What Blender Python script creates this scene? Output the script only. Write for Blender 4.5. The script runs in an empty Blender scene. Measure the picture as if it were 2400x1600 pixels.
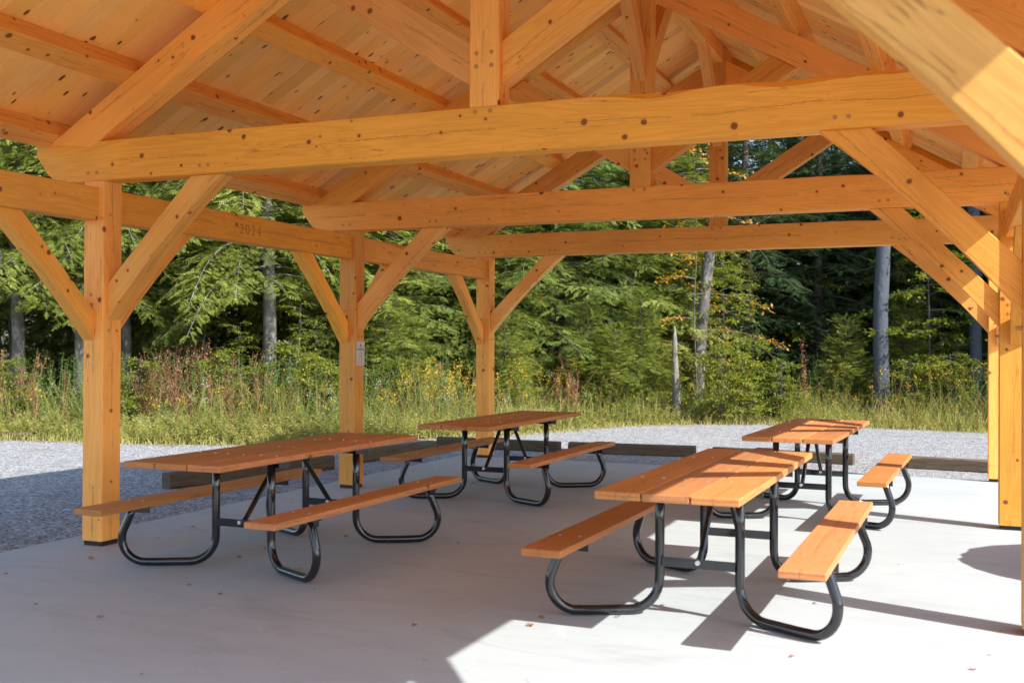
import bpy, bmesh, math, random
import numpy as np
from mathutils import Vector, Matrix, Quaternion
random.seed(7); RNG = np.random.default_rng(7)
sc = bpy.context.scene
col = sc.collection
R = math.radians

# ------------------------------------------------------------------ helpers
def tag(o, label=None, cat=None, group=None, kind=None):
    if label: o['label'] = label
    if cat: o['category'] = cat
    if group: o['group'] = group
    if kind: o['kind'] = kind
    return o

def empty(name, loc=(0, 0, 0), rz=0.0):
    o = bpy.data.objects.new(name, None); col.objects.link(o)
    o.location = loc; o.rotation_euler = (0, 0, rz); o.empty_display_size = .1
    return o

def link(name, me, mat, parent=None, matrix=None, smooth=False):
    if isinstance(mat, (list, tuple)):
        for m in mat: me.materials.append(m)
    elif mat: me.materials.append(mat)
    if smooth: me.polygons.foreach_set('use_smooth', [True] * len(me.polygons))
    o = bpy.data.objects.new(name, me); col.objects.link(o)
    if parent: o.parent = parent
    if matrix is not None: o.matrix_basis = matrix
    return o

def bm_obj(name, bm, mat, parent=None, matrix=None, smooth=False):
    me = bpy.data.meshes.new(name)
    bmesh.ops.recalc_face_normals(bm, faces=bm.faces[:])
    bm.to_mesh(me); bm.free()
    return link(name, me, mat, parent, matrix, smooth)

def np_mesh(name, V, F, k):
    """V (n,3) float, F (m,k) int"""
    me = bpy.data.meshes.new(name)
    V = np.asarray(V, np.float32); F = np.asarray(F, np.int32)
    me.vertices.add(len(V)); me.vertices.foreach_set('co', V.ravel())
    me.loops.add(F.size); me.loops.foreach_set('vertex_index', F.ravel())
    me.polygons.add(len(F))
    me.polygons.foreach_set('loop_start', np.arange(0, F.size, k, dtype=np.int32))
    me.polygons.foreach_set('loop_total', np.full(len(F), k, np.int32))
    me.update(calc_edges=True); me.validate()
    return me

def box(bm, lo, hi, bevel=0.0):
    vs = [bm.verts.new((x, y, z)) for x in (lo[0], hi[0]) for y in (lo[1], hi[1]) for z in (lo[2], hi[2])]
    idx = [(0, 1, 3, 2), (4, 6, 7, 5), (0, 4, 5, 1), (2, 3, 7, 6), (0, 2, 6, 4), (1, 5, 7, 3)]
    fs = [bm.faces.new([vs[i] for i in f]) for f in idx]
    if bevel:
        es = list({e for f in fs for e in f.edges})
        bmesh.ops.bevel(bm, geom=es, offset=bevel, segments=1, affect='EDGES', profile=.5)
    return fs

def frame_from(axis, normal):
    x = Vector(axis).normalized(); z = Vector(normal).normalized()
    y = z.cross(x).normalized(); z = x.cross(y)
    return Matrix((x, y, z)).transposed()

def prism(name, pts, thick, mat, parent, axis, bevel=.005):
    """pts: world 3-D polygon (one face), thick: vector of extrusion. local X runs along `axis`."""
    pts = [Vector(p) for p in pts]; t = Vector(thick)
    rot = frame_from(axis, t)
    c = sum(pts, Vector()) / len(pts) + t * .5
    M = Matrix.Translation(c) @ rot.to_4x4(); Mi = M.inverted()
    bm = bmesh.new()
    a = [bm.verts.new(Mi @ p) for p in pts]; b = [bm.verts.new(Mi @ (p + t)) for p in pts]
    n = len(pts)
    bm.faces.new(a); bm.faces.new(b[::-1])
    for i in range(n):
        bm.faces.new([a[i], b[i], b[(i + 1) % n], a[(i + 1) % n]])
    if bevel:
        es = [e for e in bm.edges if e.calc_length() > .05]
        bmesh.ops.bevel(bm, geom=es, offset=bevel, segments=1, affect='EDGES', profile=.5)
    return bm_obj(name, bm, mat, parent, M)

def beam(name, A, B, w, h, mat, parent, up=(0, 0, 1), seed=0, wane=0.0, ch=.007, ends=None):
    """straight timber from A to B, section w x h. Edges carry a chamfer that wanders (wane)."""
    A = Vector(A); B = Vector(B); ax = (B - A); L = ax.length; ax.normalize()
    upv = Vector(up); y = upv.cross(ax).normalized(); z = ax.cross(y)
    M = Matrix.Translation((A + B) * .5) @ Matrix((ax, y, z)).transposed().to_4x4()
    rr = random.Random(seed)
    n = max(2, int(L / .12)) if wane else 2
    ph = [[rr.uniform(0, 6.28) for _ in range(6)] for _ in range(4)]
    bm = bmesh.new(); rings = []
    for i in range(n + 1):
        x = -L / 2 + L * i / n
        c = []
        for k in range(4):
            cc = ch
            if wane:
                s = sum(math.sin(x * f + p) for f, p in zip((.9, 1.7, 2.9, 4.3, 7.1, 11.), ph[k]))
                cc += wane * max(0, s - 1.0) * (1 if k < 2 else .35)
            c.append(cc)
        hw, hh = w / 2, h / 2
        P = [(hw, hh - c[0]), (hw - c[0], hh), (-hw + c[1], hh), (-hw, hh - c[1]),
             (-hw, -hh + c[2]), (-hw + c[2], -hh), (hw - c[3], -hh), (hw, -hh + c[3])]
        rings.append([bm.verts.new((x, p[0], p[1])) for p in P])
    for i in range(n):
        for j in range(8):
            bm.faces.new([rings[i][j], rings[i][(j + 1) % 8], rings[i + 1][(j + 1) % 8], rings[i + 1][j]])
    bm.faces.new(rings[0][::-1]); bm.faces.new(rings[-1])
    return bm_obj(name, bm, mat, parent, M)

def tube_mesh(bm, path, r, seg=12, cap=True):
    """swept tube through points with parallel transport; r number or list"""
    pts = [Vector(p) for p in path]; n = len(pts)
    rs = r if isinstance(r, (list, tuple)) else [r] * n
    t = (pts[1] - pts[0]).normalized()
    u = t.orthogonal().normalized(); rings = []
    for i in range(n):
        t2 = ((pts[min(i + 1, n - 1)] - pts[max(i - 1, 0)])).normalized()
        q = t.rotation_difference(t2); u = q @ u; t = t2
        v = t.cross(u)
        rings.append([bm.verts.new(pts[i] + (u * math.cos(a) + v * math.sin(a)) * rs[i])
                      for a in [2 * math.pi * k / seg for k in range(seg)]])
    for i in range(n - 1):
        for k in range(seg):
            bm.faces.new([rings[i][k], rings[i][(k + 1) % seg], rings[i + 1][(k + 1) % seg], rings[i + 1][k]])
    if cap:
        bm.faces.new(rings[0][::-1]); bm.faces.new(rings[-1])

# ------------------------------------------------------------------ materials
class NT:
    def __init__(s, name):
        s.m = bpy.data.materials.new(name); s.m.use_nodes = True
        s.t = s.m.node_tree; s.t.nodes.clear()
        s.out = s.t.nodes.new('ShaderNodeOutputMaterial')
    def n(s, typ, **kw):
        nd = s.t.nodes.new('ShaderNode' + typ)
        for k, v in kw.items():
            if k.startswith('i_'):
                key = k[2:].replace('_', ' ')
                nd.inputs[key].default_value = v
            else: setattr(nd, k, v)
        return nd
    def l(s, a, b): s.t.links.new(a, b)
    def math(s, op, a, b=None, clamp=False):
        nd = s.n('Math', operation=op, use_clamp=clamp)
        for i, v in enumerate((a, b)):
            if v is None: continue
            if hasattr(v, 'links'): s.l(v, nd.inputs[i])
            else: nd.inputs[i].default_value = v
        return nd.outputs[0]
    def ramp(s, fac, stops, interp='LINEAR'):
        nd = s.n('ValToRGB'); cr = nd.color_ramp; cr.interpolation = interp
        while len(cr.elements) < len(stops): cr.elements.new(.5)
        for e, (p, c) in zip(cr.elements, stops):
            e.position = p; e.color = (*c, 1) if len(c) == 3 else c
        s.l(fac, nd.inputs[0]); return nd.outputs[0]
    def mix(s, fac, a, b, typ='MIX'):
        nd = s.n('Mix', data_type='RGBA', blend_type=typ)
        for i, v in ((0, fac), (6, a), (7, b)):
            if hasattr(v, 'links'): s.l(v, nd.inputs[i])
            else: nd.inputs[i].default_value = (*v, 1) if isinstance(v, tuple) and len(v) == 3 else v
        return nd.outputs[2]
    def noise(s, vec, scale, detail=4, rough=.55, dist=0):
        nd = s.n('TexNoise'); nd.inputs['Scale'].default_value = scale
        nd.inputs['Detail'].default_value = detail; nd.inputs['Roughness'].default_value = rough
        nd.inputs['Distortion'].default_value = dist
        s.l(vec, nd.inputs['Vector']); return nd.outputs['Fac']
    def mapping(s, vec, scale=(1, 1, 1), loc=(0, 0, 0)):
        nd = s.n('Mapping'); nd.inputs['Scale'].default_value = scale; nd.inputs['Location'].default_value = loc
        s.l(vec, nd.inputs['Vector']); return nd.outputs[0]
    def bsdf(s, color, rough=.6, spec=.4, bump=None, bstr=.2, bdist=.01, **kw):
        p = s.n('BsdfPrincipled')
        for k, v in (('Base Color', color), ('Roughness', rough), ('Specular IOR Level', spec)):
            if hasattr(v, 'links'): s.l(v, p.inputs[k])
            else: p.inputs[k].default_value = (*v, 1) if isinstance(v, tuple) and len(v) == 3 else v
        for k, v in kw.items(): p.inputs[k.replace('_', ' ')].default_value = v
        if bump is not None:
            b = s.n('Bump'); b.inputs['Strength'].default_value = bstr; b.inputs['Distance'].default_value = bdist
            s.l(bump, b.inputs['Height']); s.l(b.outputs[0], p.inputs['Normal'])
        s.l(p.outputs[0], s.out.inputs[0]); return p

def wood(name, light, dark, knot, kscale=4.6, kr=.11, rough=.62, grain=9., seedvec=(0, 0, 0), island=False,
         stretch=1.0, kden=.55, gstr=.5, spec=.3):
    t = NT(name)
    tc = t.n('TexCoord'); oi = t.n('ObjectInfo'); geo = t.n('NewGeometry')
    rnd = geo.outputs['Random Per Island'] if island else oi.outputs['Random']
    off = t.n('CombineXYZ')
    t.l(t.math('MULTIPLY', rnd, 37.), off.inputs[0]); t.l(t.math('MULTIPLY', rnd, 71.3), off.inputs[1]); t.l(t.math('MULTIPLY', rnd, 17.7), off.inputs[2])
    add = t.n('VectorMath', operation='ADD'); t.l(tc.outputs['Object'], add.inputs[0]); t.l(off.outputs[0], add.inputs[1])
    P = add.outputs[0]
    # knots
    kv = t.mapping(P, (1 / stretch, 1, 1))
    wv = t.n('TexNoise'); wv.inputs['Scale'].default_value = 9; wv.inputs['Detail'].default_value = 2; t.l(kv, wv.inputs['Vector'])
    kw = t.n('VectorMath', operation='MULTIPLY_ADD'); t.l(wv.outputs['Color'], kw.inputs[0]); kw.inputs[1].default_value = (.018,) * 3; t.l(kv, kw.inputs[2])
    vo = t.n('TexVoronoi', feature='F1'); vo.inputs['Scale'].default_value = kscale; t.l(kw.outputs[0], vo.inputs['Vector'])
    sep = t.n('SeparateColor'); t.l(vo.outputs['Color'], sep.inputs[0])
    # cell-dependent knot radius; some cells none
    rad = t.math('MULTIPLY', t.math('MAXIMUM', t.math('SUBTRACT', sep.outputs[0], 1 - kden), 0), kr / kden * 1.6)
    rad = t.math('ADD', rad, -.0)
    d = vo.outputs['Distance']
    k = t.math('SUBTRACT', rad, d)                # >0 inside
    kin = t.math('MULTIPLY', k, 60., True)
    halo = t.math('MULTIPLY', t.math('ADD', k, .075), 9., True)
    halo = t.math('MULTIPLY', halo, t.math('GREATER_THAN', rad, .01))
    # grain: stretched noise, pulled round knots
    gx = t.mapping(P, (.55, grain, grain))
    gadd = t.n('VectorMath', operation='MULTIPLY_ADD'); t.l(vo.outputs['Color'], gadd.inputs[0]); gadd.inputs[1].default_value = (0, 0, 0); t.l(gx, gadd.inputs[2])
    comb = t.n('CombineXYZ'); hh = t.math('MULTIPLY', halo, 1.6); t.l(hh, comb.inputs[1]); t.l(hh, comb.inputs[2])
    g2 = t.n('VectorMath', operation='ADD'); t.l(gadd.outputs[0], g2.inputs[0]); t.l(comb.outputs[0], g2.inputs[1])
    g = t.noise(g2.outputs[0], 1.0, 3, .55, .6)
    rings = t.math('SINE', t.math('MULTIPLY', g, 75.))
    rings = t.math('MULTIPLY', t.math('ADD', rings, 1.), .5)
    fine = t.noise(t.mapping(P, (6, 160, 160)), 1.0, 3, .6)
    c = t.mix(t.math('MULTIPLY', rings, gstr), light, dark)
    c = t.mix(t.math('MULTIPLY', t.math('SUBTRACT', fine, .45), .8, True), c, dark)
    big = t.noise(t.mapping(P, (.9, 2.2, 2.2)), 1.3, 3, .5)
    tone = t.math('ADD', t.math('MULTIPLY', big, .42), t.math('MULTIPLY', rnd, .36 if not island else .30))
    tone = t.math('ADD', tone, .63 if not island else .68)
    hs = t.n('HueSaturation'); t.l(c, hs.inputs['Color']); t.l(tone, hs.inputs['Value'])
    hs.inputs['Hue'].default_value = .5
    t.l(t.math('ADD', t.math('MULTIPLY', t.math('FRACT', t.math('MULTIPLY', rnd, 7.31)), .008), .499), hs.inputs['Hue'])
    t.l(t.math('ADD', t.math('MULTIPLY', t.math('FRACT', t.math('MULTIPLY', rnd, 13.7)), .08), .95), hs.inputs['Saturation'])
    c = hs.outputs[0]
    c = t.mix(t.math('MULTIPLY', halo, .45), c, tuple(v * .75 for v in dark))
    c = t.mix(t.math('MULTIPLY', kin, .93), c, knot)
    # checks: thin dark cracks along the grain
    cr = t.noise(t.mapping(P, (.35, 11, 11)), 1.0, 4, .5, .3)
    crk = t.math('LESS_THAN', t.math('ABSOLUTE', t.math('SUBTRACT', cr, .5)), .003)
    gate = t.math('GREATER_THAN', t.noise(t.mapping(P, (.8, 3, 3)), 1.0, 1), .52)
    crk = t.math('MULTIPLY', crk, gate)
    if not island: c = t.mix(t.math('MULTIPLY', crk, .5), c, knot)
    if not island:
        sx_ = t.n('SeparateXYZ'); t.l(tc.outputs['Object'], sx_.inputs[0])
        wob_ = t.noise(t.mapping(P, (.7, .0, .0)), 1.6, 5, .55)
        wz = t.math('SUBTRACT', t.math('MULTIPLY', wob_, .12), .06)
        sn_ = t.n('SeparateXYZ'); t.l(tc.outputs['Normal'], sn_.inputs[0])
        for ax_, o_ in ((2, 0.0), (1, .35)):
            onf = t.math('LESS_THAN', t.math('ABSOLUTE', sn_.outputs[ax_]), .5)
            dz = t.math('ABSOLUTE', t.math('ADD', t.math('ADD', sx_.outputs[ax_], wz), (.0 if ax_ == 2 else -.006)))
            gt = t.math('GREATER_THAN', t.noise(t.mapping(P, (.9, .01, .01), (o_ * 9, 0, 0)), 1.4, 2), .47); gt = t.math('MULTIPLY', gt, onf)
            ln_ = t.math('MULTIPLY', t.math('LESS_THAN', dz, .0013), gt)
            near = t.math('SUBTRACT', 1, t.math('MULTIPLY', dz, 40.), True)
            fig = t.math('SINE', t.math('MULTIPLY', t.noise(t.mapping(P, (5.5, 26, 26)), 1.0, 2, .5, 1.5), 34.))
            fig = t.math('MULTIPLY', t.math('MULTIPLY', fig, near), gt)
            c = t.mix(t.math('MULTIPLY', fig, .38, True), c, tuple(v * .62 for v in dark))
            c = t.mix(t.math('MULTIPLY', ln_, .62), c, knot)
    b = t.math('ADD', t.math('MULTIPLY', rings, .4), fine)
    t.bsdf(c, rough, spec, b, .12, .004)
    return t.m

M = {}
M['timber'] = wood('timber_pine', (.89, .405, .078), (.70, .27, .040), (.20, .058, .014), kscale=8.0, kr=.115, kden=1.0, gstr=.42, spec=.35)
M['timber_dark'] = M['timber']
M['deck'] = wood('roof_boards', (.95, .54, .15), (.82, .39, .08), (.13, .035, .010), kscale=12, kr=.15, island=True, stretch=2.2, grain=14, gstr=.3, kden=.75)
M['table'] = wood('table_boards', (.50, .195, .066), (.38, .130, .036), (.16, .04, .012), kscale=5, kr=.07, rough=.5, gstr=.3, kden=.5, spec=.35)
M['old_timber'] = wood('weathered_timber', (.12, .092, .062), (.065, .048, .030), (.03, .02, .012), kscale=5, kr=.08, rough=.9, gstr=.6)

t = NT('peg'); t.bsdf((.50, .24, .07), .6); M['peg'] = t.m
t = NT('date_burn'); t.bsdf((.20, .055, .012), .8); M['burn'] = t.m
t = NT('black_steel')
tc = t.n('TexCoord'); nz = t.noise(tc.outputs['Object'], 18, 4); sc2 = t.noise(tc.outputs['Object'], 90, 3)
c = t.mix(t.math('MULTIPLY', t.math('SUBTRACT', nz, .66), 6, True), (.008, .009, .011), (.035, .037, .04))
t.bsdf(c, t.math('ADD', t.math('MULTIPLY', sc2, .08), .07), .8); M['steel'] = t.m
t = NT('zinc'); t.bsdf((.62, .62, .63), .35, .5, Metallic=.9); M['zinc'] = t.m
t = NT('base_iron'); t.bsdf((.02, .019, .018), .6); M['iron'] = t.m
t = NT('roof_metal'); t.bsdf((.10, .075, .055), .5, .4, Metallic=.3); M['roofmetal'] = t.m
t = NT('sign_white'); t.bsdf((.62, .60, .58), .5); M['white'] = t.m
t = NT('sign_ink'); t.bsdf((.10, .10, .10), .6); M['ink'] = t.m
t = NT('sign_faint'); t.bsdf((.36, .34, .34), .6); M['faint'] = t.m
t = NT('plaque_green'); t.bsdf((.03, .10, .07), .35); M['plaque'] = t.m

t = NT('concrete')
tc = t.n('TexCoord'); P = tc.outputs['Object']
a = t.noise(P, .55, 6, .6, .5); b = t.noise(t.mapping(P, (1.4, 5.5, 1)), 1.1, 5, .65, .6); f = t.noise(P, 60, 4, .7)
br = t.noise(t.mapping(P, (40, 1.5, 1)), 1.0, 4, .7)
c = t.mix(a, (.345, .385, .39), (.435, .475, .482))
c = t.mix(t.math('MULTIPLY', t.math('SUBTRACT', b, .5), 2.4, True), c, (.315, .345, .35))
c = t.mix(t.math('MULTIPLY', t.math('SUBTRACT', f, .55), 1.5, True), c, (.35, .345, .345))
st = t.n('TexVoronoi', feature='F1'); st.inputs['Scale'].default_value = 3.1; t.l(P, st.inputs['Vector'])
spt = t.math('MULTIPLY', t.math('SUBTRACT', .018, st.outputs['Distance']), 200, True)
c = t.mix(t.math('MULTIPLY', spt, .7), c, (.12, .11, .10))
m2 = t.noise(t.mapping(P, (.6, 1.7, 1), (3, 7, 0)), 1.3, 7, .72, 1.2)
c = t.mix(t.math('MULTIPLY', t.math('SUBTRACT', m2, .54), 3.2, True), c, (.275, .30, .305))
m3 = t.noise(t.mapping(P, (1.2, .5, 1), (9, 2, 0)), 2.1, 6, .7, .8)
c = t.mix(t.math('MULTIPLY', t.math('SUBTRACT', m3, .58), 3, True), c, (.50, .525, .54))
hl = t.noise(t.mapping(P, (.5, .9, 1), (5, 5, 0)), 1.0, 5, .6, .4)
hl = t.math('LESS_THAN', t.math('ABSOLUTE', t.math('SUBTRACT', hl, .43)), .0006)
c = t.mix(t.math('MULTIPLY', hl, .45), c, (.20, .19, .18))
t.bsdf(c, t.math('ADD', t.math('MULTIPLY', a, .2), .52), .35, t.math('ADD', f, t.math('MULTIPLY', b, 1.5)), .10, .004); M['concrete'] = t.m

t = NT('gravel')
tc = t.n('TexCoord'); P = tc.outputs['Object']
v = t.n('TexVoronoi', feature='F1'); v.inputs['Scale'].default_value = 34; t.l(P, v.inputs['Vector'])
v2 = t.n('TexVoronoi', feature='F1'); v2.inputs['Scale'].default_value = 90; t.l(P, v2.inputs['Vector'])
s1 = t.n('SeparateColor'); t.l(v.outputs['Color'], s1.inputs[0])
s2 = t.n('SeparateColor'); t.l(v2.outputs['Color'], s2.inputs[0])
val = t.math('ADD', t.math('MULTIPLY', s1.outputs[0], .55), t.math('MULTIPLY', s2.outputs[0], .45))
c = t.ramp(val, [(0, (.08, .08, .085)), (.35, (.23, .23, .235)), (.7, (.39, .39, .395)), (1, (.66, .65, .64))])
n1 = t.noise(t.mapping(P, (1, 2.2, 1)), .7, 5, .65, .4)
c = t.mix(t.math('MULTIPLY', t.math('SUBTRACT', n1, .52), 3.0, True), c, (.22, .205, .185))
lf = t.n('TexVoronoi', feature='F1'); lf.inputs['Scale'].default_value = 3.6; t.l(P, lf.inputs['Vector'])
h = t.math('SUBTRACT', 1, v.outputs['Distance'])
t.bsdf(c, .95, .1, t.math('ADD', h, t.math('MULTIPLY', v2.outputs['Distance'], -.4)), .9, .02); M['gravel'] = t.m

t = NT('soil')
tc = t.n('TexCoord'); P = tc.outputs['Object']
n1 = t.noise(P, 1.3, 6, .7); n2 = t.noise(P, 22, 4, .7)
c = t.ramp(n1, [(.3, (.035, .028, .016)), (.5, (.065, .06, .025)), (.7, (.11, .095, .04))])
c = t.mix(t.math('MULTIPLY', n2, .6), c, (.05, .035, .02))
t.bsdf(c, .95, .1, n2, .8, .05); M['soil'] = t.m

def leafmat(name, stops, transl=.35, rough=.55, scale=.5, spec=.25):
    t = NT(name); tc = t.n('TexCoord'); geo = t.n('NewGeometry'); oi = t.n('ObjectInfo')
    n = t.noise(tc.outputs['Object'], scale, 3, .6)
    f = t.math('ADD', t.math('MULTIPLY', geo.outputs['Random Per Island'], .45), t.math('MULTIPLY', n, .8))
    f = t.math('ADD', f, t.math('MULTIPLY', t.math('SUBTRACT', oi.outputs['Random'], .5), .22))
    f = t.math('ADD', f, -.12)
    c = t.ramp(f, stops)
    p = t.n('BsdfPrincipled'); t.l(c, p.inputs['Base Color']); p.inputs['Roughness'].default_value = rough
    p.inputs['Specular IOR Level'].default_value = spec
    tr = t.n('BsdfTranslucent'); hs = t.n('HueSaturation'); hs.inputs['Saturation'].default_value = 1.15; hs.inputs['Value'].default_value = 1.5
    t.l(c, hs.inputs['Color']); t.l(hs.outputs[0], tr.inputs['Color'])
    mx = t.n('MixShader'); mx.inputs[0].default_value = transl
    t.l(p.outputs[0], mx.inputs[1]); t.l(tr.outputs[0], mx.inputs[2]); t.l(mx.outputs[0], t.out.inputs[0])
    return t.m
M['fir'] = leafmat('fir_foliage', [(.1, (.045, .085, .025)), (.42, (.125, .185, .045)), (.68, (.26, .30, .065)), (.92, (.46, .44, .11))])
M['hemlock'] = leafmat('hemlock_foliage', [(.1, (.055, .095, .022)), (.42, (.16, .21, .042)), (.70, (.33, .345, .07)), (.92, (.50, .46, .12))])
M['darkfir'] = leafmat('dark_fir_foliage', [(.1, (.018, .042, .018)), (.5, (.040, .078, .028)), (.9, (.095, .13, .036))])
M['broad'] = leafmat('broad_leaves', [(.1, (0.081, 0.128, 0.022)), (.5, (0.176, 0.216, 0.034)), (.8, (0.324, 0.297, 0.041)), (.95, (0.486, 0.338, 0.041))], .45)
M['autumn'] = leafmat('autumn_leaves', [(.1, (.26, .22, .03)), (.4, (.50, .30, .045)), (.7, (.56, .27, .06)), (.95, (.46, .15, .05))], .4)
M['herb'] = leafmat('herb_leaves', [(.1, (0.11, 0.17, 0.06)), (.45, (0.175, 0.250, 0.088)), (.75, (0.288, 0.325, 0.112)), (.95, (0.450, 0.413, 0.150))], .3, scale=1.2)
M['weed'] = leafmat('weed_leaves', [(.1, (.13, .16, .05)), (.4, (.30, .31, .09)), (.7, (.48, .44, .16)), (.95, (.56, .42, .18))], .35, scale=1.0)
M['grass'] = leafmat('grass_blades', [(.1, (.15, .165, .04)), (.4, (.29, .285, .08)), (.7, (.44, .39, .14)), (.95, (.56, .48, .25))], .35, scale=.8)
M['gold'] = leafmat('goldenrod_bloom', [(.1, (.42, .26, .02)), (.9, (.62, .40, .03))], .2)
M['aster'] = leafmat('aster_bloom', [(.1, (.45, .43, .48)), (.9, (.70, .68, .72))], .2)
M['rust'] = leafmat('dried_seedheads', [(.1, (.15, .06, .035)), (.5, (.30, .13, .075)), (.9, (.48, .31, .20))], .15)
M['deadleaf'] = leafmat('dead_leaf', [(.1, (.16, .05, .02)), (.5, (.26, .10, .04)), (.9, (.38, .17, .07))], .1)

def bark(name, c1, c2, c3, vs=(9, 9, 1.6), patch=.5):
    t = NT(name); tc = t.n('TexCoord'); P = tc.outputs['Object']
    a = t.noise(t.mapping(P, vs), 2.2, 5, .7, .6); b = t.noise(t.mapping(P, (1, 1, .6)), 3.2, 4, .6)
    c = t.mix(a, c1, c2); c = t.mix(t.math('MULTIPLY', t.math('SUBTRACT', b, patch), 6, True), c, c3)
    t.bsdf(c, .9, .15, a, .9, .03); return t.m
M['bark'] = bark('bark_brown', (.05, .04, .032), (.17, .145, .12), (.22, .20, .18), patch=.55)
M['barkgrey'] = bark('bark_grey', (.055, .05, .045), (.17, .16, .15), (.27, .26, .245))
M['barkblue'] = bark('bark_spruce_grey', (.05, .058, .07), (.105, .118, .14), (.20, .21, .23), vs=(3, 3, 2.0), patch=.6)
M['deadwood'] = bark('dead_wood', (.12, .105, .09), (.30, .275, .25), (.33, .30, .28), vs=(14, 14, .7))
M['twig'] = bark('twigs', (.06, .05, .04), (.15, .13, .115), (.20, .185, .17))

# ------------------------------------------------------------------ camera
CAM = Vector((5.7042, -5.9097, 1.4238)); YAW, PIT, ROL = R(22.6189), R(.3439), R(.2711); FPX = 2511.0901
fw = Vector((-math.sin(YAW) * math.cos(PIT), math.cos(YAW) * math.cos(PIT), math.sin(PIT)))
rt = fw.cross(Vector((0, 0, 1))).normalized(); up = rt.cross(fw)
r2 = rt * math.cos(ROL) + up * math.sin(ROL); u2 = -rt * math.sin(ROL) + up * math.cos(ROL)
cam = bpy.data.cameras.new('camera'); camo = bpy.data.objects.new('camera', cam); col.objects.link(camo)
camo.matrix_world = Matrix.Translation(CAM) @ Matrix((r2, u2, -fw)).transposed().to_4x4()
cam.sensor_width = 36; cam.lens = FPX / 2400 * 36; cam.clip_end = 2000; cam.clip_start = .05
cam.dof.use_dof = True; cam.dof.focus_distance = 10.5; cam.dof.aperture_fstop = 3.2
sc.camera = camo
def at(px, depth, z=0.0):
    """ground position seen at photo column px, `depth` metres in front of the camera"""
    p = CAM + fw * depth + r2 * ((px - 1200) / FPX * depth)
    return Vector((p.x, p.y, z))

# ------------------------------------------------------------------ light
SUNV = Vector((1.135, -.386, 1.0)).normalized()          # towards the sun
w = bpy.data.worlds.new('World'); sc.world = w; w.use_nodes = True
wt = w.node_tree; bg = wt.nodes['Background']; sky = wt.nodes.new('ShaderNodeTexSky'); sky.sky_type = 'NISHITA'
sky.sun_disc = False; sky.sun_elevation = math.asin(SUNV.z); sky.sun_rotation = math.atan2(SUNV.x, SUNV.y)
wt.links.new(sky.outputs[0], bg.inputs[0]); bg.inputs[1].default_value = .125
sun = bpy.data.lights.new('sun', 'SUN'); sun.energy = 3.4; sun.angle = R(.53); sun.color = (1, .965, .91)
suno = bpy.data.objects.new('sun', sun); col.objects.link(suno)
suno.rotation_euler = SUNV.to_track_quat('Z', 'Y').to_euler(); suno.location = (12, -6, 12)
sc.view_settings.view_transform = 'Standard'; sc.view_settings.look = 'None'
sc.view_settings.exposure = 1.5; sc.view_settings.gamma = 1
sc.cycles.max_bounces = 10; sc.cycles.diffuse_bounces = 7; sc.cycles.transmission_bounces = 4

# ------------------------------------------------------------------ setting
def sheet(name, pts, z, mat, kind='structure'):
    bm = bmesh.new(); vs = [bm.verts.new((x, y, z)) for x, y in pts]; bm.faces.new(vs)
    bmesh.ops.triangulate(bm, faces=bm.faces[:])
    o = bm_obj(name, bm, mat); tag(o, kind=kind); return o
sheet('ground', [(-300, -300), (300, -300), (300, 300), (-300, 300)], -.062, M['soil'])
EDGE = [(-30, 5.2), (-14, 5.9), (-8.15, 6.5), (-7.3, 6.75), (-5.85, 6.85), (-4.9, 7.1), (-4.04, 7.5), (-3.3, 8.1), (-2.68, 8.97), (-1.9, 9.9), (-1.3, 10.95),
        (-.9, 12.0), (-.5, 13.2), (.1, 14.1), (.75, 14.7), (2.24, 15.55), (3.86, 15.5), (6.1, 15.1), (9, 14.4), (14, 13), (30, 9)]
def edge_pts():
    out = []
    for (a, b) in zip(EDGE, EDGE[1:]):
        n = max(1, int(math.dist(a, b) / .25))
        for i in range(n):
            t_ = i / n; x = a[0] + (b[0] - a[0]) * t_; y = a[1] + (b[1] - a[1]) * t_
            out.append((x + random.uniform(-.04, .04), y + random.uniform(-.07, .07)))
    return out + [EDGE[-1]]
EP = edge_pts()
sheet('gravel_lot', [(30, -40), (-30, -40)][::-1] + EP[::-1] if False else [(-30, -40)] + [(30, -40)] + EP[::-1], -.052, M['gravel'])
bm = bmesh.new(); box(bm, (-.39, -4.6, -.25), (6.50, 6.93, 0), .008)
o = bm_obj('concrete_slab', bm, M['concrete']); tag(o, kind='structure')

# ------------------------------------------------------------------ pavilion
pav = empty('pavilion'); tag(pav, 'open timber frame picnic pavilion with orange stained posts, trusses and board ceiling', 'pavilion')
TB = M['timber']; XC = 3.048; W = 6.096; S = .092
FY = [-3.44, 0.0, 3.445, 6.785]; ZT, HT = 2.598, .286
def peg(parent, p, n, r=.0125, out=.004):
    """flush wooden peg end; p world point on face, n outward"""
    bm = bmesh.new(); n = Vector(n); tube_mesh(bm, [Vector(p) - n * .02, Vector(p) + n * out], r, 10)
    o = bm_obj('peg', bm, M['peg'], parent, parent.matrix_basis.inverted()); return o
def arc_pts(a, b, sag, n=8):
    """points from a to b bowed by sag towards `towards` (2-D)"""
    a = Vector(a); b = Vector(b); d = b - a; nn = Vector((-d.y, d.x)).normalized()
    return [a + d * (i / n) + nn * sag * 4 * (i / n) * (1 - i / n) for i in range(n + 1)]
kings = []
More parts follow.
